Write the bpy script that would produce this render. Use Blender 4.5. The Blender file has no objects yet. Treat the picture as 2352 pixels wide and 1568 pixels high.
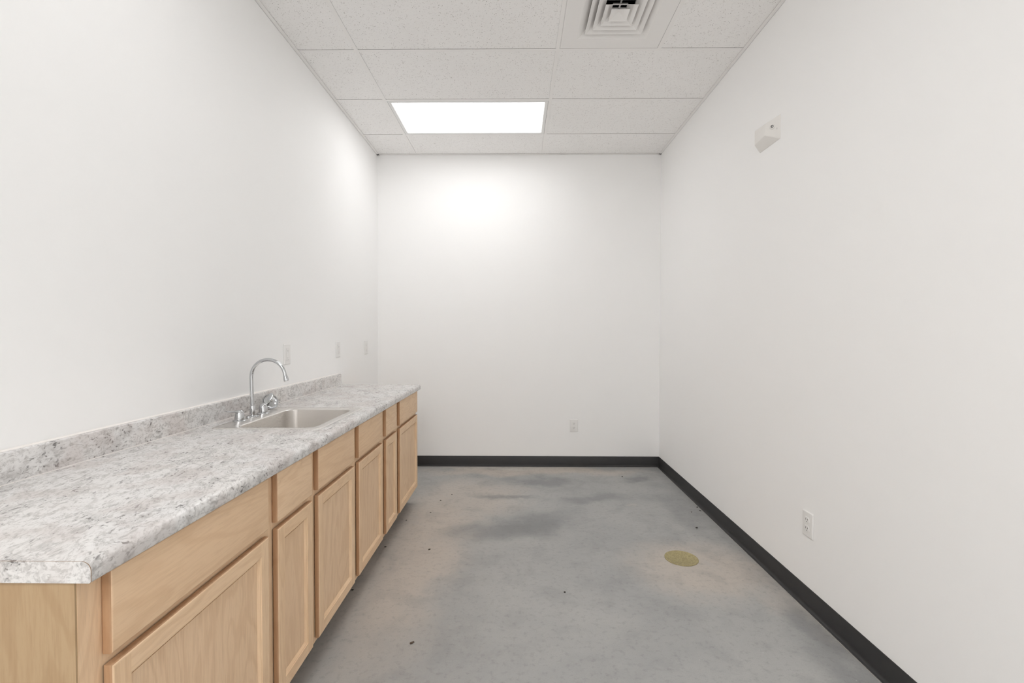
import bpy, bmesh, math, random
from mathutils import Vector, Matrix

random.seed(4)
S = bpy.context.scene
C = S.collection

# ------------------------------------------------------------------ measures (metres)
F_PX, YAW, PITCH, ROLL, CAM_Z = 1083.58, 0.0106, 0.0192, 0.0012, 1.3012
XL, XR, YB, YF, ZC = -1.3491, 1.3752, 4.5614, -4.3, 3.007      # left, right, far and near walls, ceiling
T = 0.6096
GX, GY = -0.9769, 2.8867                                        # grid line crossing
CT, CB, CF, CN, CE = 0.9034, 0.8654, -0.738, 0.803, 3.595       # worktop top, underside, front, near end, far end

# ------------------------------------------------------------------ node helpers
class NT:
    def __init__(s, name):
        s.m = bpy.data.materials.new(name); s.m.use_nodes = True
        s.t = s.m.node_tree; s.n = s.t.nodes
        s.b = s.n['Principled BSDF']
    def new(s, kind, **kw):
        n = s.n.new(kind)
        for k, v in kw.items(): setattr(n, k, v)
        return n
    def put(s, sock, v):
        if isinstance(v, bpy.types.NodeSocket): s.t.links.new(v, sock)
        elif isinstance(v, (tuple, list)) and len(v) == 3 and sock.type == 'RGBA': sock.default_value = (*v, 1)
        else: sock.default_value = v
    def coord(s):
        return s.new('ShaderNodeTexCoord').outputs['Object']
    def rnd(s):
        return s.new('ShaderNodeObjectInfo').outputs['Random']
    def mapping(s, v, loc=(0, 0, 0), rot=(0, 0, 0), sc=(1, 1, 1), kind='POINT'):
        n = s.new('ShaderNodeMapping', vector_type=kind)
        s.put(n.inputs['Vector'], v); n.inputs['Location'].default_value = loc
        n.inputs['Rotation'].default_value = rot; n.inputs['Scale'].default_value = sc
        return n.outputs[0]
    def noise(s, v, scale, detail=4, rough=.5, dist=0, out='Fac'):
        n = s.new('ShaderNodeTexNoise')
        s.put(n.inputs['Vector'], v); s.put(n.inputs['Scale'], scale); s.put(n.inputs['Detail'], detail)
        s.put(n.inputs['Roughness'], rough); s.put(n.inputs['Distortion'], dist)
        return n.outputs[out]
    def voro(s, v, scale, out='Distance', rand=1):
        n = s.new('ShaderNodeTexVoronoi'); s.put(n.inputs['Vector'], v); s.put(n.inputs['Scale'], scale)
        s.put(n.inputs['Randomness'], rand)
        return n.outputs[out]
    def ramp(s, v, a, b, lo=0., hi=1.):
        n = s.new('ShaderNodeMapRange', interpolation_type='SMOOTHSTEP')
        s.put(n.inputs[0], v)
        n.inputs[1].default_value = a; n.inputs[2].default_value = b
        n.inputs[3].default_value = lo; n.inputs[4].default_value = hi
        return n.outputs[0]
    def math(s, op, a, b=0., clamp=False):
        n = s.new('ShaderNodeMath', operation=op, use_clamp=clamp); s.put(n.inputs[0], a); s.put(n.inputs[1], b)
        return n.outputs[0]
    def vmath(s, op, a, b=(0, 0, 0), out=0):
        n = s.new('ShaderNodeVectorMath', operation=op); s.put(n.inputs[0], a)
        if op == 'SCALE': s.put(n.inputs['Scale'], b)
        else: s.put(n.inputs[1], b)
        return n.outputs[out]
    def mix(s, f, a, b, blend='MIX'):
        n = s.new('ShaderNodeMix', data_type='RGBA', blend_type=blend)
        s.put(n.inputs['Factor'], f); s.put(n.inputs['A'], a); s.put(n.inputs['B'], b)
        return n.outputs['Result']
    def bump(s, h, strength=.2, dist=.002):
        n = s.new('ShaderNodeBump'); s.put(n.inputs['Height'], h)
        n.inputs['Strength'].default_value = strength; n.inputs['Distance'].default_value = dist
        s.t.links.new(n.outputs[0], s.b.inputs['Normal'])
    def base(s, c, rough=.5, metal=0., spec=.5):
        s.put(s.b.inputs['Base Color'], c); s.put(s.b.inputs['Roughness'], rough)
        s.put(s.b.inputs['Metallic'], metal); s.put(s.b.inputs['Specular IOR Level'], spec)
        return s

def plain(name, col, rough=.5, metal=0., spec=.5):
    return NT(name).base(col, rough, metal, spec).m

def mat_paint(name, col, rough=.6):
    k = NT(name); v = k.coord()
    n = k.noise(v, 260, 2); big = k.noise(v, .8, 2)
    c = k.mix(k.ramp(big, .3, .7), tuple(x * .992 for x in col), col)
    k.base(c, rough, 0, .3); k.bump(n, .06, .001)
    return k.m

def mat_wood(name, axis, WA=(.84, .605, .39), WB=(.885, .655, .44)):
    k = NT(name); v = k.coord(); r = k.rnd()
    off = k.new('ShaderNodeCombineXYZ')
    k.put(off.inputs[0], k.math('MULTIPLY', r, 7.3)); k.put(off.inputs[1], k.math('MULTIPLY', r, 13.1)); k.put(off.inputs[2], k.math('MULTIPLY', r, 9.7))
    v = k.vmath('ADD', v, off.outputs[0])
    stretch = {'Z': (1, 1, .07), 'Y': (1, .07, 1), 'X': (.07, 1, 1)}[axis]
    g = k.mapping(v, sc=stretch)
    wide = {'Z': (1, 1, .2), 'Y': (1, .2, 1), 'X': (.2, 1, 1)}[axis]
    w = k.mapping(v, sc=wide)
    broad = k.noise(w, 5.5, 3, .5, .7)
    rings = k.math('SINE', k.math('MULTIPLY', broad, 70.))
    rings = k.math('MULTIPLY', k.math('ADD', rings, 1.), .5)
    fine = k.noise(g, 170, 3, .6)
    pores = k.ramp(k.noise(g, 420, 2, .5), .58, .7)
    tone = k.noise(w, 2.2, 2, .5)
    c = k.mix(k.ramp(tone, .3, .7), WA, WB)
    c = k.mix(k.math('MULTIPLY', k.ramp(rings, .5, 1.), .32), c, tuple(x * y for x, y in zip(WA, (.80, .72, .64))))
    c = k.mix(k.math('MULTIPLY', k.ramp(fine, .42, .68), .34), c, tuple(x * y for x, y in zip(WA, (.80, .74, .68))))
    c = k.mix(k.math('MULTIPLY', pores, .16), c, tuple(x * .62 for x in WA))
    c = k.mix(k.math('MULTIPLY', k.ramp(r, 0, 1), .22), c, tuple(x * y for x, y in zip(WA, (.90, .84, .80))))
    k.base(c, .5, 0, .32); k.bump(fine, .08, .0008)
    return k.m

def mat_laminate(name):
    k = NT(name); v = k.coord()
    st = k.mapping(v, rot=(0, 0, math.radians(-20)))
    st = k.mapping(st, sc=(1., .50, .9))
    warp = k.vmath('ADD', st, k.vmath('SCALE', k.noise(st, 14, 4, .55, 0, 'Color'), .045))
    big = k.noise(v, 2.6, 3, .55); pat = k.noise(warp, 15, 5, .6, .4)
    med = k.noise(warp, 64, 6, .66, .5); small = k.noise(warp, 150, 4, .62, .3); fl = k.noise(warp, 118, 4, .5, .2)
    c = k.mix(k.ramp(big, .35, .65), (.77, .76, .75), (.765, .745, .725))
    c = k.mix(k.math('MULTIPLY', k.ramp(med, .47, .64), .46), c, (.335, .315, .300))
    c = k.mix(k.math('MULTIPLY', k.ramp(small, .50, .66), .45), c, (.270, .255, .245))
    c = k.mix(k.math('MULTIPLY', k.ramp(pat, .50, .66), .30), c, (.330, .315, .305))
    c = k.mix(k.math('MULTIPLY', k.ramp(med, .30, .43, 1, 0), .6), c, (.80, .79, .775))
    vein = k.ramp(k.math('ABSOLUTE', k.math('SUBTRACT', k.noise(warp, 11, 5, .6, .6), .5)), .004, .022, 1, 0)
    vein = k.math('MULTIPLY', vein, k.ramp(k.noise(v, 5, 2), .48, .62))
    c = k.mix(k.math('MULTIPLY', vein, .30), c, (.20, .185, .178))
    dk = k.math('MULTIPLY', k.ramp(fl, .58, .65), k.ramp(pat, .44, .60))
    c = k.mix(k.math('MULTIPLY', dk, .80), c, (.12, .11, .105))
    tp = k.math('MULTIPLY', k.ramp(k.noise(v, 8, 3, .5), .46, .62), .28)
    c = k.mix(tp, c, (.47, .385, .355))
    k.base(c, .27, 0, .5)
    return k.m

def mat_concrete(name):
    k = NT(name); v = k.coord()
    wv = k.vmath('ADD', v, k.vmath('SCALE', k.vmath('SUBTRACT', k.noise(v, 1.7, 5, .6, 0, 'Color'), (.5, .5, .5)), .62))
    wv2 = k.vmath('ADD', v, k.vmath('SCALE', k.vmath('SUBTRACT', k.noise(v, 4.5, 6, .62, 0, 'Color'), (.5, .5, .5)), .30))
    def ell(cx, cy, rx, ry, rot=0, a=.35, b=1.05, vv=None):
        m = k.mapping(vv or wv, (cx, cy, 0), (0, 0, math.radians(rot)), (rx, ry, 1), 'TEXTURE')
        m = k.vmath('MULTIPLY', m, (1, 1, 0))
        return k.ramp(k.vmath('LENGTH', m, out=1), a, b, 1, 0)
    n1 = k.noise(v, 1.3, 6, .6, .3); n2 = k.noise(v, 5, 7, .62, .4); n3 = k.noise(v, 38, 5, .65)
    fine = k.noise(v, 230, 3, .6)
    c = k.mix(k.ramp(n1, .32, .68), GREY_A, GREY_B)
    # tan, cement-coloured areas
    tan = ell(-.62, 2.9, .42, 1.5, -4)
    tan = k.math('MAXIMUM', tan, ell(1.02, 2.60, .52, .43, 0, .35, 1., wv2))
    tan = k.math('MAXIMUM', tan, k.math('MULTIPLY', ell(.1, 4.40, 1.35, .20, 0, .35, 1.), 1.))
    tan = k.math('MAXIMUM', tan, k.math('MULTIPLY', ell(-.35, 3.75, .6, .5, 0), .8))
    tan = k.math('MAXIMUM', tan, k.math('MULTIPLY', ell(1.28, 2.3, .12, .5, 0), .5))
    c = k.mix(k.math('MULTIPLY', tan, .85), c, TAN)
    # dark damp-looking trowel marks
    dk = k.math('MULTIPLY', ell(.0, 3.13, .66, .27, 18, .2, 1.), .72)
    for a in ((.25, 4.1, .42, .16, -4, .60), (.62, 3.70, .42, .13, 10, .55), (1.08, 4.17, .20, .12, 0, .7), (-.1, 3.72, .42, .08, -8, .55),
              (1.2, 3.35, .16, .5, 0, .35), (1.3, 2.05, .10, .32, 0, .55), (1.25, 1.75, .12, .22, 0, .5), (-.45, 1.9, .5, .4, 0, .15)):
        dk = k.math('MAXIMUM', dk, k.math('MULTIPLY', ell(*a[:5], .2, 1., wv2), a[5]))
    c = k.mix(dk, c, DARK)
    # pale cement line along the far wall
    pale = k.math('MULTIPLY', ell(-.15, 4.51, .80, .075, 0, .3, 1., wv2), .85)
    pale = k.math('MAXIMUM', pale, k.math('MULTIPLY', k.math('MULTIPLY', ell(.85, 3.55, .09, .35, 12, .2, 1.), k.ramp(n2, .5, .62)), .75))
    c = k.mix(pale, c, (.56, .53, .48))
    c = k.mix(k.math('MULTIPLY', k.ramp(n2, .47, .66), .20), c, DARK)
    c = k.mix(k.math('MULTIPLY', k.ramp(n2, .28, .44, 1, 0), .30), c, (.40, .395, .38))
    c = k.mix(k.math('MULTIPLY', k.ramp(n3, .50, .70), .26), c, (.17, .168, .165))
    c = k.mix(k.math('MULTIPLY', k.ramp(fine, .56, .72), .36), c, (.19, .185, .18))
    wh = k.math('MULTIPLY', k.ramp(k.voro(v, 9), .015, .03, 1, 0), .5)
    c = k.mix(wh, c, (.6, .6, .58))
    k.base(c, k.ramp(n2, .3, .7, .5, .68), 0, .35); k.bump(k.math('ADD', n3, k.math('MULTIPLY', fine, .3)), .12, .002)
    return k.m

GREY_A, GREY_B, TAN, DARK = (.355, .358, .352), (.420, .418, .405), (.525, .472, .418), (.215, .220, .222)

def mat_tile(name):
    k = NT(name); v = k.coord()
    big = k.noise(v, 3, 3)
    a = k.noise(v, 105, 3, .6, 1.2); b = k.noise(v, 190, 2, .5)
    vor = k.voro(k.vmath('ADD', v, k.vmath('SCALE', k.noise(v, 60, 2, .5, 0, 'Color'), .012)), 95)
    pin = k.math('MULTIPLY', k.ramp(vor, .16, .27, 1, 0), k.ramp(k.noise(v, 45, 2), .46, .56))
    fis = k.ramp(a, .635, .70)
    c = k.mix(k.ramp(big, .3, .7), TILE, tuple(x * 1.015 for x in TILE))
    c = k.mix(k.math('MULTIPLY', k.ramp(b, .5, .7), .10), c, (.56, .53, .50))
    c = k.mix(k.math('MULTIPLY', k.math('MAXIMUM', fis, pin), .62), c, (.33, .30, .28))
    k.base(c, .9, 0, .1); k.bump(b, .15, .001)
    return k.m
TILE = (.94, .93, .92)

def mat_steel(name, col, rough, axis):
    k = NT(name); v = k.coord()
    n = k.noise(k.mapping(v, sc={'X': (.02, 1, 1), 'Y': (1, .02, 1)}[axis]), 700, 2, .6)
    k.base(k.mix(k.ramp(n, .3, .7), col, tuple(x * .93 for x in col)), k.ramp(n, .3, .7, rough, rough + .08), 1., .5)
    k.bump(n, .05, .0003)
    return k.m

def mat_drain(name):
    k = NT(name); v = k.coord()
    n = k.noise(v, 120, 4, .6); p = k.ramp(k.voro(v, 140), .2, .42, 1, 0)
    c = k.mix(k.ramp(n, .35, .68), (.44, .375, .195), (.31, .262, .132))
    c = k.mix(k.math('MULTIPLY', p, .35), c, (.25, .21, .09))
    k.base(c, .5, .1, .4); k.bump(n, .35, .002)
    return k.m

def mat_emit(name, col, strength):
    k = NT(name); k.base((.9, .9, .9), .4)
    k.put(k.b.inputs['Emission Color'], col); k.b.inputs['Emission Strength'].default_value = strength
    k.m.cycles.emission_sampling = 'FRONT'
    return k.m

M = dict(
    wall=plain('wall_paint', (.950, .947, .942), .6, 0, .3), tile=mat_tile('ceiling_tile'),
    grid=plain('grid_enamel', (.92, .905, .89), .5, 0, .3),
    floor=mat_concrete('concrete'), base=plain('base_vinyl', (.038, .0375, .038), .45, 0, .35),
    wood_v=mat_wood('wood_upright', 'Z'), wood_h=mat_wood('wood_level', 'Y'), veneer_shaded=mat_wood('end_veneer_shaded', 'Z', (.455, .315, .182), (.49, .35, .205)), wood_p=mat_wood('wood_panel', 'Z', (.82, .59, .385), (.86, .635, .43)), wood_e_shaded=mat_wood('wood_edge_shaded', 'Z', (.50, .305, .175), (.54, .34, .20)),  # last entry: redder edge grain, darkened further to paint in edge shade
    lam=mat_laminate('granite_laminate'), core=plain('laminate_core', (.30, .20, .13), .6),
    caulk=plain('caulk', (.86, .83, .79), .35),
    sink=mat_steel('brushed_steel', (.84, .81, .775), .26, 'Y'), chrome=plain('chrome', (.60, .61, .62), .06, 1.),
    chrome_soft=plain('satin_chrome', (.50, .49, .47), .2, 1.), rubber=plain('black_rubber', (.02, .02, .02), .6),
    plastic=plain('white_plastic', (.86, .85, .835), .32, 0, .5), slot=plain('slot_dark', (.10, .095, .09), .6), slot_light=plain('slot_shadowed', (.42, .41, .40), .6),
    screw=plain('zinc_screw', (.55, .54, .52), .35, .8),
    sensor=plain('sensor_plastic', (.85, .83, .80), .4), duct=plain('duct_dark', (.012, .012, .013), .7),
    metal_white=plain('white_enamel', (.90, .885, .87), .42, 0, .4),
    lampframe=plain('lamp_frame', (.84, .84, .83), .4), crumb=plain('dark_crumb', (.035, .028, .022), .8),
    crumb_b=plain('brown_crumb', (.10, .07, .05), .8), drain=mat_drain('drain_brass'),
)

# ------------------------------------------------------------------ object helpers
def tag(o, label, cat, group=None):
    o['label'] = label; o['category'] = cat
    if group: o['group'] = group
    return o

def thing(name, loc, label, cat, group=None):
    o = bpy.data.objects.new(name, None); C.objects.link(o); o.location = loc
    o.empty_display_size = .05
    return tag(o, label, cat, group)

def wloc(o):
    v = Vector((0, 0, 0))
    while o is not None: v += o.location; o = o.parent
    return v

def obj(name, bm, mats, parent=None, loc=None, smooth=False):
    """bm is in world coordinates; linked as ONE mesh object under parent"""
    bmesh.ops.recalc_face_normals(bm, faces=bm.faces)
    org = Vector(loc) if loc is not None else (wloc(parent) if parent else Vector((0, 0, 0)))
    bmesh.ops.translate(bm, verts=bm.verts, vec=-org)
    me = bpy.data.meshes.new(name); bm.to_mesh(me); bm.free()
    for m in (mats if isinstance(mats, (list, tuple)) else [mats]): me.materials.append(m)
    if smooth:
        for p in me.polygons: p.use_smooth = True
        me.set_sharp_from_angle(angle=math.radians(smooth if smooth is not True else 40))
    o = bpy.data.objects.new(name, me); C.objects.link(o)
    if parent:
        o.parent = parent; o.location = org - wloc(parent)
    else: o.location = org
    return o

def struct(name, bm, mats, parent=None, smooth=False):
    o = obj(name, bm, mats, parent, smooth=smooth)
    if not parent: o['kind'] = 'structure'
    return o

def box(bm, x0, x1, y0, y1, z0, z1, mi=0, bev=0, seg=2):
    b2 = bmesh.new()
    v = [b2.verts.new((x, y, z)) for x in (x0, x1) for y in (y0, y1) for z in (z0, z1)]
    for f in ((0, 1, 3, 2), (4, 6, 7, 5), (0, 4, 5, 1), (2, 3, 7, 6), (0, 2, 6, 4), (1, 5, 7, 3)):
        b2.faces.new([v[i] for i in f])
    bmesh.ops.recalc_face_normals(b2, faces=b2.faces)
    if bev: bmesh.ops.bevel(b2, geom=list(b2.edges), offset=bev, segments=seg, affect='EDGES', profile=.5)
    join(bm, b2, mi)
    return bm

def join(bm, b2, mi=None):
    mp = {v: bm.verts.new(v.co) for v in b2.verts}
    for f in b2.faces:
        try: nf = bm.faces.new([mp[v] for v in f.verts])
        except ValueError: continue
        nf.material_index = f.material_index if mi is None else mi
    b2.free()

def prism(bm, poly, axis, a, b, mi=0):
    """poly: 2D points in the two other axes, extruded a..b along axis"""
    def P(p, t):
        if axis == 'Y': return (p[0], t, p[1])
        if axis == 'X': return (t, p[0], p[1])
        return (p[0], p[1], t)
    A = [bm.verts.new(P(p, a)) for p in poly]; B = [bm.verts.new(P(p, b)) for p in poly]
    n = len(poly)
    fs = [bm.faces.new(A[::-1]), bm.faces.new(B)]
    for i in range(n): fs.append(bm.faces.new((A[i], A[(i + 1) % n], B[(i + 1) % n], B[i])))
    for f in fs: f.material_index = mi
    return bm

def loft(bm, loops, close_first=False, close_last=False, mi=0):
    V = [[bm.verts.new(p) for p in lp] for lp in loops]
    n = len(loops[0]); out = []
    for a, b in zip(V, V[1:]):
        for i in range(n): out.append(bm.faces.new((a[i], a[(i + 1) % n], b[(i + 1) % n], b[i])))
    if close_first: out.append(bm.faces.new(V[0][::-1]))
    if close_last: out.append(bm.faces.new(V[-1]))
    for f in out: f.material_index = mi
    return out

def lathe(bm, prof, c, axis=Vector((0, 0, 1)), n=28, mi=0):
    """prof: (radius, height) along axis from point c"""
    axis = Vector(axis).normalized()
    u = axis.orthogonal().normalized(); w = axis.cross(u); c = Vector(c)
    loops = [[c + axis * h + (u * math.cos(2 * math.pi * i / n) + w * math.sin(2 * math.pi * i / n)) * max(r, 1e-5) for i in range(n)] for r, h in prof]
    loft(bm, loops, True, True, mi)
    return bm

def tube(bm, pts, rad, n=20):
    pts = [Vector(p) for p in pts]; loops = []; up = None
    for i, p in enumerate(pts):
        t = (pts[min(i + 1, len(pts) - 1)] - pts[max(i - 1, 0)]).normalized()
        up = t.orthogonal().normalized() if up is None else (up - t * up.dot(t)).normalized()
        w = t.cross(up); r = rad[i] if isinstance(rad, (list, tuple)) else rad
        loops.append([p + (up * math.cos(2 * math.pi * k / n) + w * math.sin(2 * math.pi * k / n)) * r for k in range(n)])
    loft(bm, loops, True, True)
    return bm

def rrect(cx, cy, hx, hy, r, n=6):
    pts = []
    for sx, sy, a0 in ((1, 1, 0), (-1, 1, 90), (-1, -1, 180), (1, -1, 270)):
        for i in range(n + 1):
            a = math.radians(a0 + 90 * i / n)
            pts.append((cx + sx * (hx - r) + r * math.cos(a), cy + sy * (hy - r) + r * math.sin(a)))
    return pts

def dup(root, label, group=None):
    r = root.copy(); C.objects.link(r); r['label'] = label
    if group: r['group'] = group
    def rec(src, dst):
        for ch in list(src.children):
            c = ch.copy(); C.objects.link(c); c.parent = dst
            rec(ch, c)
    rec(root, r)
    return r

# ------------------------------------------------------------------ the setting
W = .12
bm = bmesh.new(); box(bm, XL - W, XR + W, YF - W, YB + W, -.15, 0); struct('floor', bm, M['floor'])
H0 = ZC + .35
bm = bmesh.new(); box(bm, XL - W, XL, YF, YB, 0, H0); struct('wall_left', bm, M['wall'])
bm = bmesh.new(); box(bm, XR, XR + W, YF, YB, 0, H0); struct('wall_right', bm, M['wall'])
bm = bmesh.new(); box(bm, XL - W, XR + W, YB, YB + W, 0, H0); struct('wall_back', bm, M['wall'])
bm = bmesh.new(); box(bm, XL - W, XR + W, YF - W, YF, 0, H0); struct('wall_front', bm, M['wall'])

# ceiling: lay-in tiles on an exposed tee grid
xs = [XL, GX, GX + 2 * T, XR]
rows = [YB]; y = GY + 2 * T
while y > YF: rows.append(y); y -= T
rows.append(YF); rows = rows[::-1]
VENT = (GX + 2 * T, GX + 3 * T, GY - T, GY)
def rowof(yc): return max(i for i in range(len(rows) - 1) if rows[i] <= yc)
LAMPSET = [(1.5, 5.3), (-2.5, 3.4), (-6.5, 13.), (-9.5, 27.)]          # (row, strength); after the first, unseen panels, the last two added as fill
lamp_rows = [rowof(GY + k * T) for k, _ in LAMPSET]
bm = bmesh.new()
for i in range(len(rows) - 1):
    for j in range(3):
        x0, x1, y0, y1 = xs[j], xs[j + 1], rows[i], rows[i + 1]
        if j == 1 and i in lamp_rows: continue
        if j == 2 and i == rowof(GY - .5 * T):
            x0 = VENT[1]
        ex0, ex1 = (.002 if j == 0 else .0121), (.002 if j == 2 else .0121)
        box(bm, x0 + ex0, x1 - ex1, y0 + .0121, y1 - (.003 if i == len(rows) - 2 else .0128), ZC + .0022, ZC + .018)
ceil = struct('ceiling', bm, M['tile'])
bm = bmesh.new(); hw = .0119
def tee(x0, x1, y0, y1): box(bm, x0, x1, y0, y1, ZC, ZC + .0012)
for gx in xs[1:3]: tee(gx - hw, gx + hw, YF, YB)
for ry in rows[1:-1]:
    for a, b in ((XL, xs[1] - hw), (xs[1] + hw, xs[2] - hw), (xs[2] + hw, XR)): tee(a, b, ry - hw, ry + hw)
tee(VENT[1] - hw, VENT[1] + hw, VENT[2] + hw, VENT[3] - hw)
struct('ceiling_grid', bm, M['grid'], ceil)
bm = bmesh.new()                                    # wall angle
a = .022
for x0, x1, y0, y1 in ((XL, XL + a, YF, YB), (XR - a, XR, YF, YB), (XL, XR, YB - a, YB), (XL, XR, YF, YF + a)):
    box(bm, x0, x1, y0, y1, ZC - .002, ZC - .0004)
for x0, x1, y0, y1 in ((XL, XL + .001, YF, YB), (XR - .001, XR, YF, YB), (XL, XR, YB - .001, YB)):
    box(bm, x0, x1, y0, y1, ZC - .002, ZC + .02)
struct('wall_angle', bm, M['grid'], ceil)
bm = bmesh.new(); box(bm, XL - W, XR + W, YF - W, YB + W, H0, H0 + .1)
struct('roof_slab', bm, plain('slab', (.12, .12, .12), .9), ceil)

# coved vinyl base
def cove(s):
    """(distance from wall, height) profile"""
    p = [(0, .1016), (.0022, .1016), (.0032, .1000), (.0032, .020)]
    for i in range(1, 7):
        t = i / 6 * math.pi / 2
        p.append((.0032 + .0125 * (1 - math.cos(t)), .020 - .0155 * math.sin(t)))
    return p + [(.0172, .0030), (.0172, 0), (0, 0)]
bm = bmesh.new(); prism(bm, [(XR - d, z) for d, z in cove(0)], 'Y', YF, YB - .0004); struct('baseboard_right', bm, M['base'], smooth=50)
bm = bmesh.new(); prism(bm, [(YB - d, z) for d, z in cove(0)], 'X', XL, XR); struct('baseboard_back', bm, M['base'], smooth=50)
bm = bmesh.new(); prism(bm, [(XL + d, z) for d, z in cove(0)], 'Y', CE, YB - .0004)
struct('baseboard_left', bm, M['base'], smooth=50)
bm = bmesh.new(); box(bm, XR - .0205, XR - .0172, YF, YB - .0172, 0, .0016); box(bm, XL + .0172, XR - .0172, YB - .0205, YB - .0172, 0, .0016)
struct('trim_1', bm, plain('floor_line_pale', (.42, .40, .375), .5))  # thin pale strip along the foot of the base

# ------------------------------------------------------------------ ceiling light panels
def ceiling_light(i, label):
    row = lamp_rows[i]
    x0, x1, y0, y1 = xs[1] + hw + .001, xs[2] - hw - .001, rows[row] + hw + .001, rows[row + 1] - hw - .001
    t = thing('ceiling_light', ((x0 + x1) / 2, (y0 + y1) / 2, ZC), label, 'light', 'flush ceiling light panels')
    bm = bmesh.new(); e = .028
    def rect(i, z): return [(x0 + i, y0 + i, z), (x1 - i, y0 + i, z), (x1 - i, y1 - i, z), (x0 + i, y1 - i, z)]
    loft(bm, [rect(0, ZC + .07), rect(0, ZC + .001), rect(.003, ZC - .001), rect(e - .004, ZC - .001), rect(e, ZC + .003), rect(e, ZC + .012)])
    bm.faces.new([bm.verts.new(p) for p in rect(0, ZC + .07)])
    obj('frame', bm, M['lampframe'], t)
    bm = bmesh.new(); box(bm, x0 + e, x1 - e, y0 + e, y1 - e, ZC + .005, ZC + .009)
    bm.normal_update()
    for f in bm.faces: f.material_index = 0 if f.calc_center_median().z < ZC + .0055 else 1
    obj('lens', bm, [mat_emit('lamp_lens', (1., .997, 1.), LAMPSET[i][1]), M['lampframe']], t)
    return t
ceiling_light(0, 'lit white rectangular light panel set flush in the ceiling near the far wall')
ceiling_light(1, 'lit white ceiling light panel overhead, unseen, giving fill light')
ceiling_light(2, 'added white ceiling fill panel, unseen, farther behind the viewpoint')  # unseen panel added behind the camera as fill
ceiling_light(3, 'added white ceiling fill panel, unseen, at the near end of the room')  # another unseen panel added for fill, the brightest of all

# ------------------------------------------------------------------ supply air diffuser
x0, x1, y0, y1 = VENT[0] + hw + .001, VENT[1] - hw - .001, VENT[2] + hw + .001, VENT[3] - hw - .001
vx, vy = (x0 + x1) / 2, (y0 + y1) / 2
vent = thing('ceiling_diffuser', (vx, vy, ZC), 'white square four-way louvred air diffuser in the ceiling', 'air vent')
def sq(h, z): return [(vx - h, vy - h, z), (vx + h, vy - h, z), (vx + h, vy + h, z), (vx - h, vy + h, z)]
hp = (x1 - x0) / 2
bm = bmesh.new()
loft(bm, [sq(hp, ZC + .012), sq(hp, ZC + .001), sq(hp - .004, ZC - .001), sq(.200, ZC - .001), sq(.194, ZC + .002), sq(.160, ZC + .026), sq(.148, ZC + .036), sq(.146, ZC + .07)])
obj('face_panel', bm, M['metal_white'], vent)
for h, dep in ((.161, .0), (.124, .0), (.086, .0)):
    bm = bmesh.new(); z = ZC + .002
    loft(bm, [sq(h, z), sq(h - .002, z - .001), sq(h - .020, z + .010), sq(h - .046, z + .031), sq(h - .048, z + .040),
              sq(h - .0465, z + .040), sq(h - .0445, z + .0318), sq(h - .0185, z + .0112), sq(h, z)])
    obj('louver_ring', bm, M['metal_white'], vent)
bm = bmesh.new(); z = ZC + .002
V = [bm.verts.new(p) for p in sq(.049, z)]; a = bm.verts.new((vx, vy, z + .022)); b = bm.verts.new((vx, vy, z + .026))
for i in range(4):
    bm.faces.new((V[i], V[(i + 1) % 4], a)); bm.faces.new((V[(i + 1) % 4], V[i], b))
obj('center_cone', bm, M['metal_white'], vent)
bm = bmesh.new(); box(bm, vx - .004, vx + .004, vy - .15, vy + .15, z + .034, z + .040); box(bm, vx - .15, vx + .15, vy - .004, vy + .004, z + .034, z + .040)
obj('support_bar', bm, M['metal_white'], vent)
bm = bmesh.new(); loft(bm, [sq(.20, ZC + .071), sq(.20, ZC + .26)], False, True)
obj('duct_collar', bm, M['duct'], vent)

# ------------------------------------------------------------------ base cabinets
XFF, XDF, ZT, ZB = -.772, -.752, CB - .0006, .1157          # face frame front, door front, cabinet top, frame bottom
XW = XL + .002
DRW, DTOP, DBOT = .702, .681, .135

def slab_front(L, R, z0, z1):
    bm = bmesh.new(); r = .0055
    def rc(i, x): return [(x, L + i, z0 + i), (x, R - i, z0 + i), (x, R - i, z1 - i), (x, L + i, z1 - i)]
    loops = [rc(.001, XFF + .0018), rc(0, XFF + .003)]
    for k in range(5):
        t = k / 4 * math.pi / 2
        loops.append(rc(r * (1 - math.cos(t)), XDF - r + r * math.sin(t)))
    fs = loft(bm, loops, True, True)
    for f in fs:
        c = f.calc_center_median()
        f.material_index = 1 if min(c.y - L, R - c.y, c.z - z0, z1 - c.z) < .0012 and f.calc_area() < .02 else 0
    return bm

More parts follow.
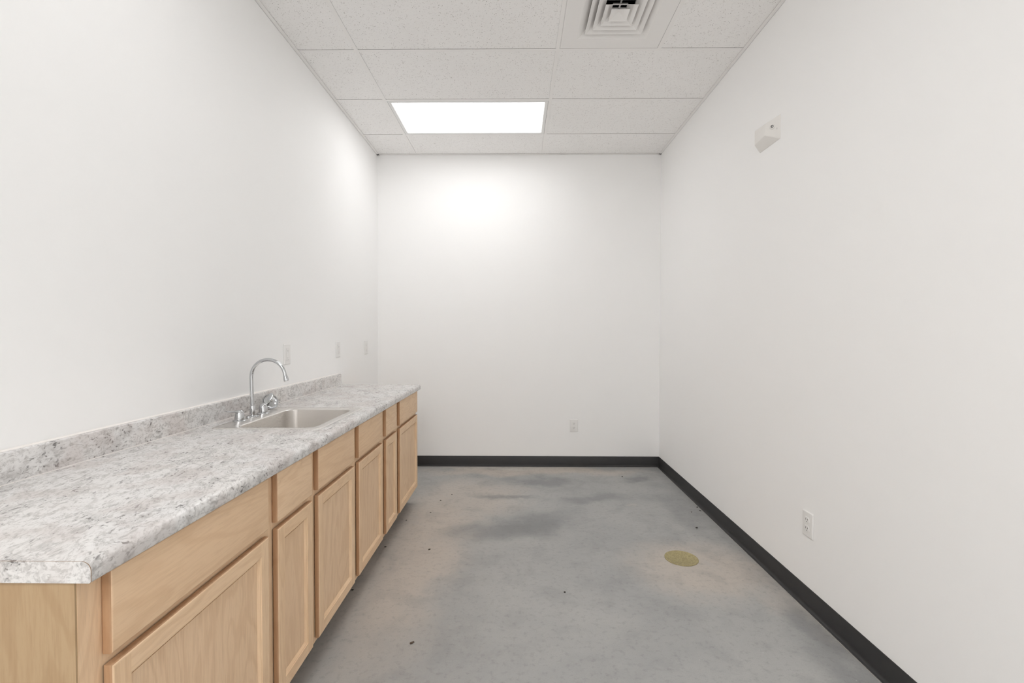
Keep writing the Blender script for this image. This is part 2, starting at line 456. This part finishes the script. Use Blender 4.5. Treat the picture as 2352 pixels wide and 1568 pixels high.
def door_frame(L, R, z0, z1, st=.043, bead=.011):
    bm = bmesh.new(); r = .0055
    def rc(i, x): return [(x, L + i, z0 + i), (x, R - i, z0 + i), (x, R - i, z1 - i), (x, L + i, z1 - i)]
    loops = [rc(.001, XFF + .0030), rc(0, XFF + .0042)]
    for k in range(5):
        t = k / 4 * math.pi / 2
        loops.append(rc(r * (1 - math.cos(t)), XDF - r + r * math.sin(t)))
    fs = loft(bm, loops)
    inner = [rc(st, XDF), rc(st + .0015, XDF - .0022), rc(st + .004, XDF - .0028), rc(st + bead - .002, XDF - .0075), rc(st + bead, XDF - .0095), rc(st + bead, XFF + .004)]
    fs += loft(bm, inner)
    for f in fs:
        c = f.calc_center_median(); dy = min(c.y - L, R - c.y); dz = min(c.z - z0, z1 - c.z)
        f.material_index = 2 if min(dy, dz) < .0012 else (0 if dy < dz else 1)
    def q(ya, yb, za, zb, mi):
        f = bm.faces.new([bm.verts.new(p) for p in ((XDF, ya, za), (XDF, yb, za), (XDF, yb, zb), (XDF, ya, zb))]); f.material_index = mi
    i = r
    q(L + i, L + st, z0 + i, z1 - i, 0); q(R - st, R - i, z0 + i, z1 - i, 0)
    q(L + st, R - st, z0 + i, z0 + st, 1); q(L + st, R - st, z1 - st, z1 - i, 1)
    f = bm.faces.new([bm.verts.new(p) for p in rc(st + bead, XFF + .004)]); f.material_index = 0
    bmesh.ops.remove_doubles(bm, verts=bm.verts, dist=1e-6)
    return bm

def cabinet(label, y0, y1, fronts, end=False):
    t = thing('base_cabinet', ((XW + XFF) / 2, (y0 + y1) / 2, 0), label, 'cabinet', 'base cabinets under the worktop')
    g = .0004; a, b = y0 + g, y1 - g; th = .013
    bm = bmesh.new()
    for s0, s1 in ((a, a + th), (b - th, b)):
        prism(bm, [(XW, 0), (XFF - .078, 0), (XFF - .078, ZB), (XFF - .0195, ZB), (XFF - .0195, ZT), (XW, ZT)], 'Y', s0, s1, 0)
    box(bm, XW, XFF - .0195, a + th, b - th, ZB + .012, ZB + .025, 0); box(bm, XW, XW + .006, a + th, b - th, ZB + .025, ZT, 0)
    obj('carcass', bm, [M['wood_v']], t)
    bm = bmesh.new(); L0, R0 = fronts[0][0] + .0125, fronts[-1][1] - .0125
    ff0, ff1 = XFF - .019, XFF
    box(bm, ff0, ff1, a, L0, ZB, ZT, 0); box(bm, ff0, ff1, R0, b, ZB, ZT, 0)
    for z0, z1 in ((ZB, ZB + .038), (.670, .712), (ZT - .030, ZT)): box(bm, ff0, ff1, L0, R0, z0, z1, 1)
    if len(fronts) == 2:
        ym = (fronts[0][1] + fronts[1][0]) / 2
        for z0, z1 in ((ZB + .038, .670), (.712, ZT - .030)): box(bm, ff0, ff1, ym - .038, ym + .038, z0, z1, 0)
    obj('face_frame', bm, [M['wood_v'], M['wood_h']], t)
    bm = bmesh.new(); box(bm, XFF - .092, XFF - .0785, a + th, b - th, .001, ZB + .011)
    obj('toe_kick', bm, M['base'], t)  # unseen board, dark vinyl chosen to deepen the shade at the floor
    if end:
        bm = bmesh.new()
        prism(bm, [(XW, 0), (XFF - .078, 0), (XFF - .078, ZB), (XFF - .0005, ZB), (XFF - .0005, ZT), (XW, ZT)], 'Y', y0 - .0035, y0 + g, 0)
        obj('end_panel', bm, M['veneer_shaded'], t)  # yellower end wood, darkened beyond its own tone to stand in for shade
    for L, R in fronts:
        obj('drawer_front', slab_front(L, R, DRW, .8595), [M['wood_h'], M['wood_e_shaded']], t, ((XDF, (L + R) / 2, .78)), smooth=35)
        d = obj('door', door_frame(L, R, DBOT, DTOP), [M['wood_v'], M['wood_h'], M['wood_e_shaded']], t, (XDF, (L + R) / 2, .4))
        bm = bmesh.new(); e = .0552
        box(bm, XFF + .0045, XDF - .0092, L + e - .0002, R - e + .0002, DBOT + e - .0002, DTOP - e + .0002)
        obj('door_panel', bm, M['wood_p'], d, (XDF, (L + R) / 2, .4))
    return t

cabinet('wide single-door wooden base cabinet nearest the viewer, its end panel exposed', .811, 1.440, [(.858, 1.414)], True)
cabinet('narrow wooden base cabinet between the nearest wide cabinet and the sink cabinet', 1.440, 1.745, [(1.466, 1.719)])
cabinet('double-door wooden base cabinet under the steel sink', 1.745, 2.664, [(1.771, 2.170), (2.230, 2.629)])
cabinet('narrow wooden base cabinet between the sink cabinet and the farthest cabinet', 2.664, 2.978, [(2.697, 2.941)])
cabinet('wide single-door wooden base cabinet at the far end of the run', 2.978, 3.578, [(3.014, 3.548)])

# ------------------------------------------------------------------ worktop with backsplash
SX0, SX1, SY0, SY1 = -1.262, -.803, 1.915, 2.456             # sink rim
HX0, HX1, HY0, HY1 = -1.20, -.835, 1.93, 2.425               # cut-out
def nose(xb):
    r = .017; p = [(xb, CB), (CF - .003, CB)]
    for i in range(4):
        t = i / 3 * math.pi / 2; p.append((CF - .004 + .004 * math.sin(t), CB + .004 - .004 * math.cos(t)))
    for i in range(9):
        t = i / 8 * math.pi / 2; p.append((CF - r + r * math.cos(t), CT - r + r * math.sin(t)))
    return p + [(xb, CT)]
bm = bmesh.new()
prism(bm, nose(HX1), 'Y', CN, CE)
xb = XL + .0008
for a in ((xb, HX1, CN, HY0), (xb, HX1, HY1, CE), (xb, HX0, HY0, HY1)): box(bm, *a, CB, CT)
top = obj('worktop', bm, M['lam'], None, (-1.04, 2.2, CB), smooth=35)
tag(top, 'grey and white granite-patterned laminate worktop along the left wall', 'worktop')
SPX, SPZ, SPE = XL + .0205, .9875, 3.548
bm = bmesh.new(); r = .004
p = [(xb, CT + .0002), (SPX, CT + .0002)]
for i in range(5):
    t = i / 4 * math.pi / 2; p.append((SPX - r + r * math.cos(t), SPZ - r + r * math.sin(t)))
prism(bm, p + [(xb, SPZ)], 'Y', CN, SPE)
obj('backsplash', bm, M['lam'], top, smooth=35)
bm = bmesh.new()
prism(bm, [(xb, SPZ), (xb + .0045, SPZ), (xb + .003, SPZ + .0018), (xb, SPZ + .0045)], 'Y', CN, SPE)
obj('caulk_bead', bm, M['caulk'], top)
bm = bmesh.new(); prism(bm, [(SPX, CT), (SPX + .0022, CT), (SPX + .0008, CT + .0008), (SPX, CT + .0022)], 'Y', CN, SPE)
obj('seam_highlight', bm, plain('seam_highlight_pale', (.70, .67, .64), .3), top)  # pale strip painting in the highlight along the backsplash seam
bm = bmesh.new(); prism(bm, nose(xb), 'Y', CN - .0014, CN - .0002)
q = obj('end_cap', bm, M['lam'], top)
bm = bmesh.new()
pr = nose(xb); cx_, cz_ = -1.0, (CT + CB) / 2
prism(bm, [(px + (.0006 if px > -.8 else 0), pz + (.0004 if pz > cz_ else -.0004)) for px, pz in pr], 'Y', CN - .0010, CN - .0003)
obj('core_edge', bm, M['core'], top)

# ------------------------------------------------------------------ sink
sink = thing('kitchen_sink', ((SX0 + SX1) / 2, (SY0 + SY1) / 2, CT), 'single-bowl stainless steel sink dropped into the worktop', 'sink')
scx, scy = (SX0 + SX1) / 2, (SY0 + SY1) / 2; shx, shy = (SX1 - SX0) / 2, (SY1 - SY0) / 2
BX0, BX1, BY0, BY1 = -1.172, -.843, 1.943, 2.408
bcx, bcy, bhx, bhy = (BX0 + BX1) / 2, (BY0 + BY1) / 2, (BX1 - BX0) / 2, (BY1 - BY0) / 2
def L3(pts, z): return [(a, b, z) for a, b in pts]
bm = bmesh.new(); NR = 8
z = CT + .0003
loft(bm, [L3(rrect(scx, scy, shx, shy, .022, NR), z), L3(rrect(scx, scy, shx - .001, shy - .001, .022, NR), z + .0022), L3(rrect(scx, scy, shx - .004, shy - .004, .021, NR), z + .0036),
          L3(rrect(scx, scy, shx - .010, shy - .010, .020, NR), z + .0024), L3(rrect(bcx, bcy, bhx + .006, bhy + .006, .052, NR), z + .0022),
          L3(rrect(bcx, bcy, bhx + .0015, bhy + .0015, .050, NR), z + .001), L3(rrect(bcx, bcy, bhx, bhy, .050, NR), z - .002)])
obj('rim', bm, M['sink'], sink, smooth=60)
bm = bmesh.new(); dz = .155
lp = [L3(rrect(bcx, bcy, bhx, bhy, .050, NR), z - .002)]
lp.append(L3(rrect(bcx, bcy, bhx - .007, bhy - .007, .046, NR), z - dz + .03))
for i in range(1, 6):
    t = i / 5 * math.pi / 2; k = .03
    lp.append(L3(rrect(bcx, bcy, bhx - .007 - k * (1 - math.cos(t)), bhy - .007 - k * (1 - math.cos(t)), .046 - .02 * (1 - math.cos(t)), NR), z - dz + k - k * math.sin(t)))
lp.append(L3(rrect(bcx, bcy, .046, .046, .0459, NR), z - dz - .004)); 
loft(bm, lp)
obj('bowl', bm, M['sink'], sink, smooth=60)
bm = bmesh.new(); lathe(bm, [(.047, 0), (.043, .002), (.036, 0), (.030, -.012), (.004, -.014)], (bcx, bcy, z - dz - .0035))
obj('drain', bm, M['chrome_soft'], sink, smooth=40)

# ------------------------------------------------------------------ faucet
FZ = CT + .0026
FX, FY = -1.236, 2.186
fau = thing('faucet', (FX, FY, FZ), 'chrome gooseneck faucet with two lever handles on the sink ledge', 'faucet')
bm = bmesh.new(); pts = [(FX - .004 * q / 9, FY, FZ + .008 + .168 * q / 9) for q in range(9)]
R, zc = .079, 1.094
zc_ = zc
for i in range(25):
    a = math.radians(180 - 166 * i / 24)
    pts.append((FX - .004 + R + R * math.cos(a) + .0, FY, zc_ + R * math.sin(a)))
px, _, pz = pts[-1]; d = Vector((math.sin(math.radians(14)), 0, -math.cos(math.radians(14))))
for s in (.004, .013): pts.append(tuple(Vector((px, FY, pz)) + d * s))
tube(bm, pts, .0078)
sp = obj('spout', bm, M['chrome'], fau, smooth=50)
bm = bmesh.new(); e = Vector(pts[-1])
lathe(bm, [(.008, -.004), (.0085, .0), (.0105, .010), (.0118, .018), (.0118, .026), (.0100, .0275), (.0095, .024)], e, d)
obj('aerator', bm, M['chrome'], sp, smooth=40)
bm = bmesh.new(); lathe(bm, [(.012, .001), (.0125, .03), (.0105, .044), (.0085, .048)], (FX, FY, FZ + .005)); obj('spout_collar', bm, M['chrome'], sp, smooth=40)
bm = bmesh.new(); lathe(bm, [(.027, 0), (.027, .003), (.022, .0065), (.013, .008)], (FX, FY, FZ)); obj('spout_flange', bm, M['chrome'], fau, smooth=40)
bm = bmesh.new(); lathe(bm, [(.0085, 0), (.0085, .006), (.006, .009), (.001, .0095)], (FX + .004, FY - .042, FZ)); obj('mounting_nut', bm, M['chrome'], fau, smooth=40)
for sgn, hy, lift in ((-1, 2.080, .10), (1, 2.274, .60)):
    hx = FX + .002
    bm = bmesh.new()
    lathe(bm, [(.0205, .006), (.0200, .016), (.0185, .030), (.0160, .040), (.0115, .046), (.005, .049), (.0005, .0495)], (hx, hy, FZ), n=32)
    h = obj('handle', bm, M['chrome'], fau, (hx, hy, FZ), smooth=50)
    bm = bmesh.new(); lathe(bm, [(.028, 0), (.028, .003), (.0245, .006), (.0215, .0065)], (hx, hy, FZ), n=32); obj('escutcheon', bm, M['chrome'], h, smooth=40)
    bm = bmesh.new(); loops = []
    dirv = Vector((.12 if sgn > 0 else -.35, sgn * .95, 0)).normalized(); sd = Vector((0, 0, 1)).cross(dirv)
    for s, w_, t_, zz in ((.004, .008, .006, .039), (.018, .0075, .005, .043), (.032, .0075, .0042, .044 + .010 * lift), (.046, .0095, .0035, .044 + .030 * lift), (.058, .0115, .003, .044 + .058 * lift), (.065, .007, .002, .044 + .076 * lift)):
        c = Vector((hx, hy, FZ + zz)) + dirv * s
        upv = Vector((0, 0, 1))
        loops.append([c + sd * w_ * math.cos(2 * math.pi * k / 14) + upv * t_ * math.sin(2 * math.pi * k / 14) for k in range(14)])
    loft(bm, loops, True, True); obj('lever', bm, M['chrome'], h, smooth=60)

# strainer basket leaning on the backsplash behind the right-hand handle
sc_ = Vector((-1.272, 2.415, FZ + .0375)); nrm = Vector((.72, -.52, .42)).normalized()
st = thing('sink_strainer', sc_, 'round chrome sink strainer leaning on the backsplash behind a faucet handle', 'strainer')
bm = bmesh.new()
lathe(bm, [(.030, -.011), (.033, -.004), (.0405, -.002), (.0410, 0), (.0405, .0015), (.036, .0016), (.034, -.002), (.026, -.006), (.010, -.007), (.0005, -.007)], sc_, nrm, 36)
obj('basket', bm, M['chrome'], st, smooth=40)
bm = bmesh.new(); lathe(bm, [(.003, -.006), (.003, .006), (.0062, .008), (.0072, .012), (.005, .0165), (.0005, .0175)], sc_, nrm, 20)
obj('knob', bm, M['chrome_soft'], st, smooth=50)
bm = bmesh.new(); lathe(bm, [(.031, -.016), (.0315, -.0115), (.024, -.0112), (.024, -.016)], sc_, nrm, 32); obj('gasket', bm, M['rubber'], st, smooth=40)

# ------------------------------------------------------------------ outlets
PW, PH = .078, .120
def place(bm, org, ax):
    """local (u across, v up, n out of wall) -> world"""
    U, N = ax
    for v in bm.verts: v.co = Vector(org) + Vector(U) * v.co.x + Vector((0, 0, 1)) * v.co.y + Vector(N) * v.co.z
    return bm
def plate(w, h, holes=None):
    bm = bmesh.new()
    def rc(i, z): return [(a, b, z) for a, b in rrect(0, 0, w / 2 - i, h / 2 - i, .004 - i * .3, 3)]
    loft(bm, [rc(0, .0006), rc(0, .0030), rc(.0012, .0048), rc(.0035, .0060), rc(.006, .0064)], True, True)
    return bm
def duplex(org, ax, label):
    t = thing('wall_outlet', org, label, 'outlet', 'white wall outlets')
    obj('cover_plate', place(plate(PW, PH), org, ax), M['plastic'], t, smooth=30)
    for s in (1, -1):
        vc = s * .0205
        bm = bmesh.new(); n = 28; loops = []
        def ov(r, z): return [(max(-.0165, min(.0165, r * math.cos(2 * math.pi * k / n))), vc + max(-.0145, min(.0145, r * math.sin(2 * math.pi * k / n))), z) for k in range(n)]
        loft(bm, [ov(.0178, .0058), ov(.0178, .0082), ov(.0170, .0088)], True, True)
        r_ = obj('receptacle', place(bm, org, ax), M['plastic'], t, smooth=30)
        for u, hgt in ((-.0064, .0088), (.0064, .0070)):
            bm = bmesh.new(); box(bm, u - .0014, u + .0014, vc + .0035 - hgt / 2, vc + .0035 + hgt / 2, .0080, .0091); obj('slot', place(bm, org, ax), M['slot'], r_)
        bm = bmesh.new(); lathe(bm, [(.0025, .0080), (.0025, .0091)], (0, vc - .0078, 0), n=14); obj('ground_hole', place(bm, org, ax), M['slot'], r_)
    bm = bmesh.new(); lathe(bm, [(.0032, .0062), (.0032, .0068), (.002, .0074), (.0005, .0075)], (0, 0, 0), n=14); obj('screw', place(bm, org, ax), M['plastic'], t, smooth=40)
    return t
def decora(org, ax, label):
    t = thing('wall_outlet', org, label, 'outlet', 'white wall outlets')
    obj('cover_plate', place(plate(PW, PH), org, ax), M['plastic'], t, smooth=30)
    bm = bmesh.new(); box(bm, -.0185, .0185, -.0350, .0350, .0058, .0072); obj('insert_reveal', place(bm, org, ax), plain('reveal_grey', (.74, .73, .72), .5), t)
    bm = bmesh.new(); box(bm, -.0168, .0168, -.0332, .0332, .006, .0092, bev=.0008); r_ = obj('receptacle', place(bm, org, ax), M['plastic'], t)
    for s in (1, -1):
        vc = s * .0215
        for u, hgt in ((-.0064, .0080), (.0064, .0064)):
            bm = bmesh.new(); box(bm, u - .0009, u + .0009, vc - hgt / 2, vc + hgt / 2, .0088, .00945); obj('slot', place(bm, org, ax), M['slot_light'], r_)
        bm = bmesh.new(); lathe(bm, [(.002, .0088), (.002, .00945)], (0, vc - .0078, 0), n=12); obj('ground_hole', place(bm, org, ax), M['slot_light'], r_)
        bm = bmesh.new(); box(bm, -.0085, .0085, s * .0045 - .0030, s * .0045 + .0030, .009, .0105, bev=.0006); obj('button', place(bm, org, ax), M['plastic'], r_)
    return t
LA = ((0, 1, 0), (1, 0, 0)); RA = ((0, -1, 0), (-1, 0, 0)); BA = ((1, 0, 0), (0, -1, 0))
decora((XL, 2.746, 1.172), LA, 'white outlet plate on the left wall nearest the faucet')
decora((XL, 3.534, 1.172), LA, 'white outlet plate on the left wall above the far end of the backsplash')
decora((XL, 4.193, 1.166), LA, 'white outlet plate on the left wall nearest the far corner')
duplex((.552, YB, .401), BA, 'white duplex outlet low on the far wall')
duplex((XR, 2.222, .399), RA, 'white duplex outlet low on the right wall')

# ------------------------------------------------------------------ wedge-shaped detector on the right wall
det = thing('wall_detector', (XR, 2.61, 2.38), 'white wedge-shaped plastic detector high on the right wall', 'detector')
e = .045
wallp = [(2.500, 2.3165), (2.7057, 2.3165), (2.7057, 2.4424), (2.500, 2.4424)]
facep = [(2.572, 2.362), (2.682, 2.350), (2.682, 2.431), (2.572, 2.422)]
bm = bmesh.new()
loft(bm, [[(XR - .0003, a, b) for a, b in wallp], [(XR - .003, a, b) for a, b in wallp], [(XR - e, a, b) for a, b in facep]], True, True)
bmesh.ops.recalc_face_normals(bm, faces=bm.faces)
bmesh.ops.bevel(bm, geom=[ed for ed in bm.edges if max(v.co.x for v in ed.verts) < XR - .002], offset=.004, segments=3, affect='EDGES', profile=.5)
obj('housing', bm, M['sensor'], det, smooth=30)
nn = Vector((-.86, -.51, -.03)).normalized()
c = Vector((XR - .0235, 2.5345, 2.391))
nd = Vector((-.84, -.54, 0)).normalized()
bm = bmesh.new(); lathe(bm, [(.0150, -.004), (.0140, .004), (.0085, .0075)], c, nn, 28); obj('lens_collar', bm, M['sensor'], det, smooth=50)
bm = bmesh.new(); lathe(bm, [(.0070, .0050), (.0070, .0105), (.0050, .0110), (.0048, .0085), (.0005, .0083)], c, Vector((-.62, -.78, -.05)), 24); obj('lens_ring', bm, plain('lens_ring_grey', (.16, .155, .15), .35, .6), det, smooth=40)
bm = bmesh.new(); lathe(bm, [(.0032, .0080), (.0025, .0100), (.0005, .0105)], c, Vector((-.62, -.78, -.05)), 18); obj('lens', bm, M['screw'], det, smooth=50)
bm = bmesh.new(); lathe(bm, [(.0042, -.002), (.0042, .0012), (.0015, .0014), (.0014, .0004), (.0004, .0003)], (XR - .0232, 2.628, 2.3375), Vector((-.61, 0, -.79)), 18); obj('cover_screw', bm, M['screw'], det, smooth=40)
bm = bmesh.new(); box(bm, XR - .0116, XR - .0100, 2.5128, 2.5142, 2.369, 2.378); obj('status_slot', bm, M['slot_light'], det)

# ------------------------------------------------------------------ brass floor cleanout cover
dc = Vector((.9495, 2.7065, 0))
dr = thing('floor_drain_cover', dc, 'round tarnished brass cover set in the concrete floor', 'drain cover')
bm = bmesh.new(); lathe(bm, [(.0935, .0004), (.0935, .0030), (.0905, .0042), (.0865, .0038), (.0850, .0030), (.001, .0034)], dc, n=48); obj('disc', bm, M['drain'], dr, smooth=40)
for ex, ey in ((.055, .02), (-.05, -.03)):
    bm = bmesh.new(); lathe(bm, [(.006, .003), (.006, .0045), (.002, .0048), (.0005, .0036)], dc + Vector((ex, ey, 0)), n=14)
    obj('screw', bm, M['drain'], dr, smooth=40)

# ------------------------------------------------------------------ crumbs of debris on the floor
def crumb(x, y, ln, wd, rot, label, m='crumb'):
    bm = bmesh.new(); bmesh.ops.create_icosphere(bm, subdivisions=2, radius=1)
    ca, sa = math.cos(rot), math.sin(rot)
    for v in bm.verts:
        j = 1 + random.uniform(-.22, .22)
        a, b, h = v.co.x * ln / 2 * j, v.co.y * wd / 2 * j, (v.co.z * j + .95) * wd * .28
        v.co = Vector((x + a * ca - b * sa, y + a * sa + b * ca, max(h, .0002)))
    tag(obj('debris_crumb', bm, M[m], None, (x, y, 0), smooth=60), label, 'debris', 'crumbs of debris on the concrete floor')
crumb(-.4383, 1.9458, .020, .011, .5, 'largest brown crumb on the floor beside the cabinets, nearest the viewer', 'crumb_b')
crumb(-.5237, 2.7962, .017, .008, .7, 'dark slanted crumb on the tan floor beside the sink cabinet door')
crumb(-.6221, 3.3755, .013, .006, 0, 'dark crumb on the floor beside the farthest cabinet')
crumb(-.7640, 3.232, .012, .006, .8, 'dark crumb in the shadow at the foot of the farthest cabinet')
crumb(-.5899, 3.6233, .014, .007, -.4, 'dark crumb on the floor just past the end of the cabinets, left of two')
crumb(-.5198, 3.7517, .010, .007, .2, 'dark crumb on the floor just past the end of the cabinets, right of two')
crumb(.2407, 2.3418, .009, .008, .3, 'lone black crumb in the middle of the concrete floor')
crumb(1.1993, 3.1343, .016, .010, .2, 'black crumb on the floor between brass cover and right wall')
crumb(1.345, 3.505, .014, .009, .4, 'black crumb touching the right baseboard, farther of a pair')
crumb(1.338, 3.435, .012, .010, .1, 'black crumb touching the right baseboard, nearer of a pair')
crumb(1.266, 3.4097, .008, .008, .1, 'small brown crumb on the floor left of a pair at the right baseboard', 'crumb_b')
crumb(.95, 4.2404, .014, .012, .1, 'black crumb on the floor near the far right corner')
crumb(-.796, 2.826, .013, .009, .1, 'black crumb in the shadow under the sink cabinet')
crumb(-.829, 2.348, .014, .010, .1, 'black crumb in the shadow under the sink cabinet, nearer the viewer')

# ------------------------------------------------------------------ camera, world, view
cam = bpy.data.cameras.new('camera'); co = bpy.data.objects.new('camera', cam); C.objects.link(co)
cam.sensor_width = 36; cam.lens = 36 * F_PX / 2352; cam.clip_start = .02
c, s = math.cos(YAW), math.sin(YAW)
fw, rt, up = Vector((-s, c, 0)), Vector((c, s, 0)), Vector((0, 0, 1))
f2 = fw * math.cos(PITCH) - up * math.sin(PITCH); u2 = up * math.cos(PITCH) + fw * math.sin(PITCH)
r3 = rt * math.cos(ROLL) + u2 * math.sin(ROLL); u3 = u2 * math.cos(ROLL) - rt * math.sin(ROLL)
co.matrix_world = Matrix(((r3.x, u3.x, -f2.x, 0), (r3.y, u3.y, -f2.y, 0), (r3.z, u3.z, -f2.z, CAM_Z), (0, 0, 0, 1)))
S.camera = co
w = bpy.data.worlds.new('world'); S.world = w; w.use_nodes = True
w.node_tree.nodes['Background'].inputs[0].default_value = (.5, .5, .5, 1); w.node_tree.nodes['Background'].inputs[1].default_value = .0
S.view_settings.view_transform = 'Standard'; S.view_settings.look = 'None'
S.view_settings.exposure = 0.0; S.view_settings.gamma = 1.0; S.view_settings.use_curve_mapping = False
S.cycles.max_bounces = 9; S.cycles.diffuse_bounces = 9; S.cycles.glossy_bounces = 4; S.cycles.transmission_bounces = 0
S.cycles.caustics_reflective = False; S.cycles.adaptive_threshold = .07; S.cycles.adaptive_min_samples = 12
S.cycles.use_denoising = True
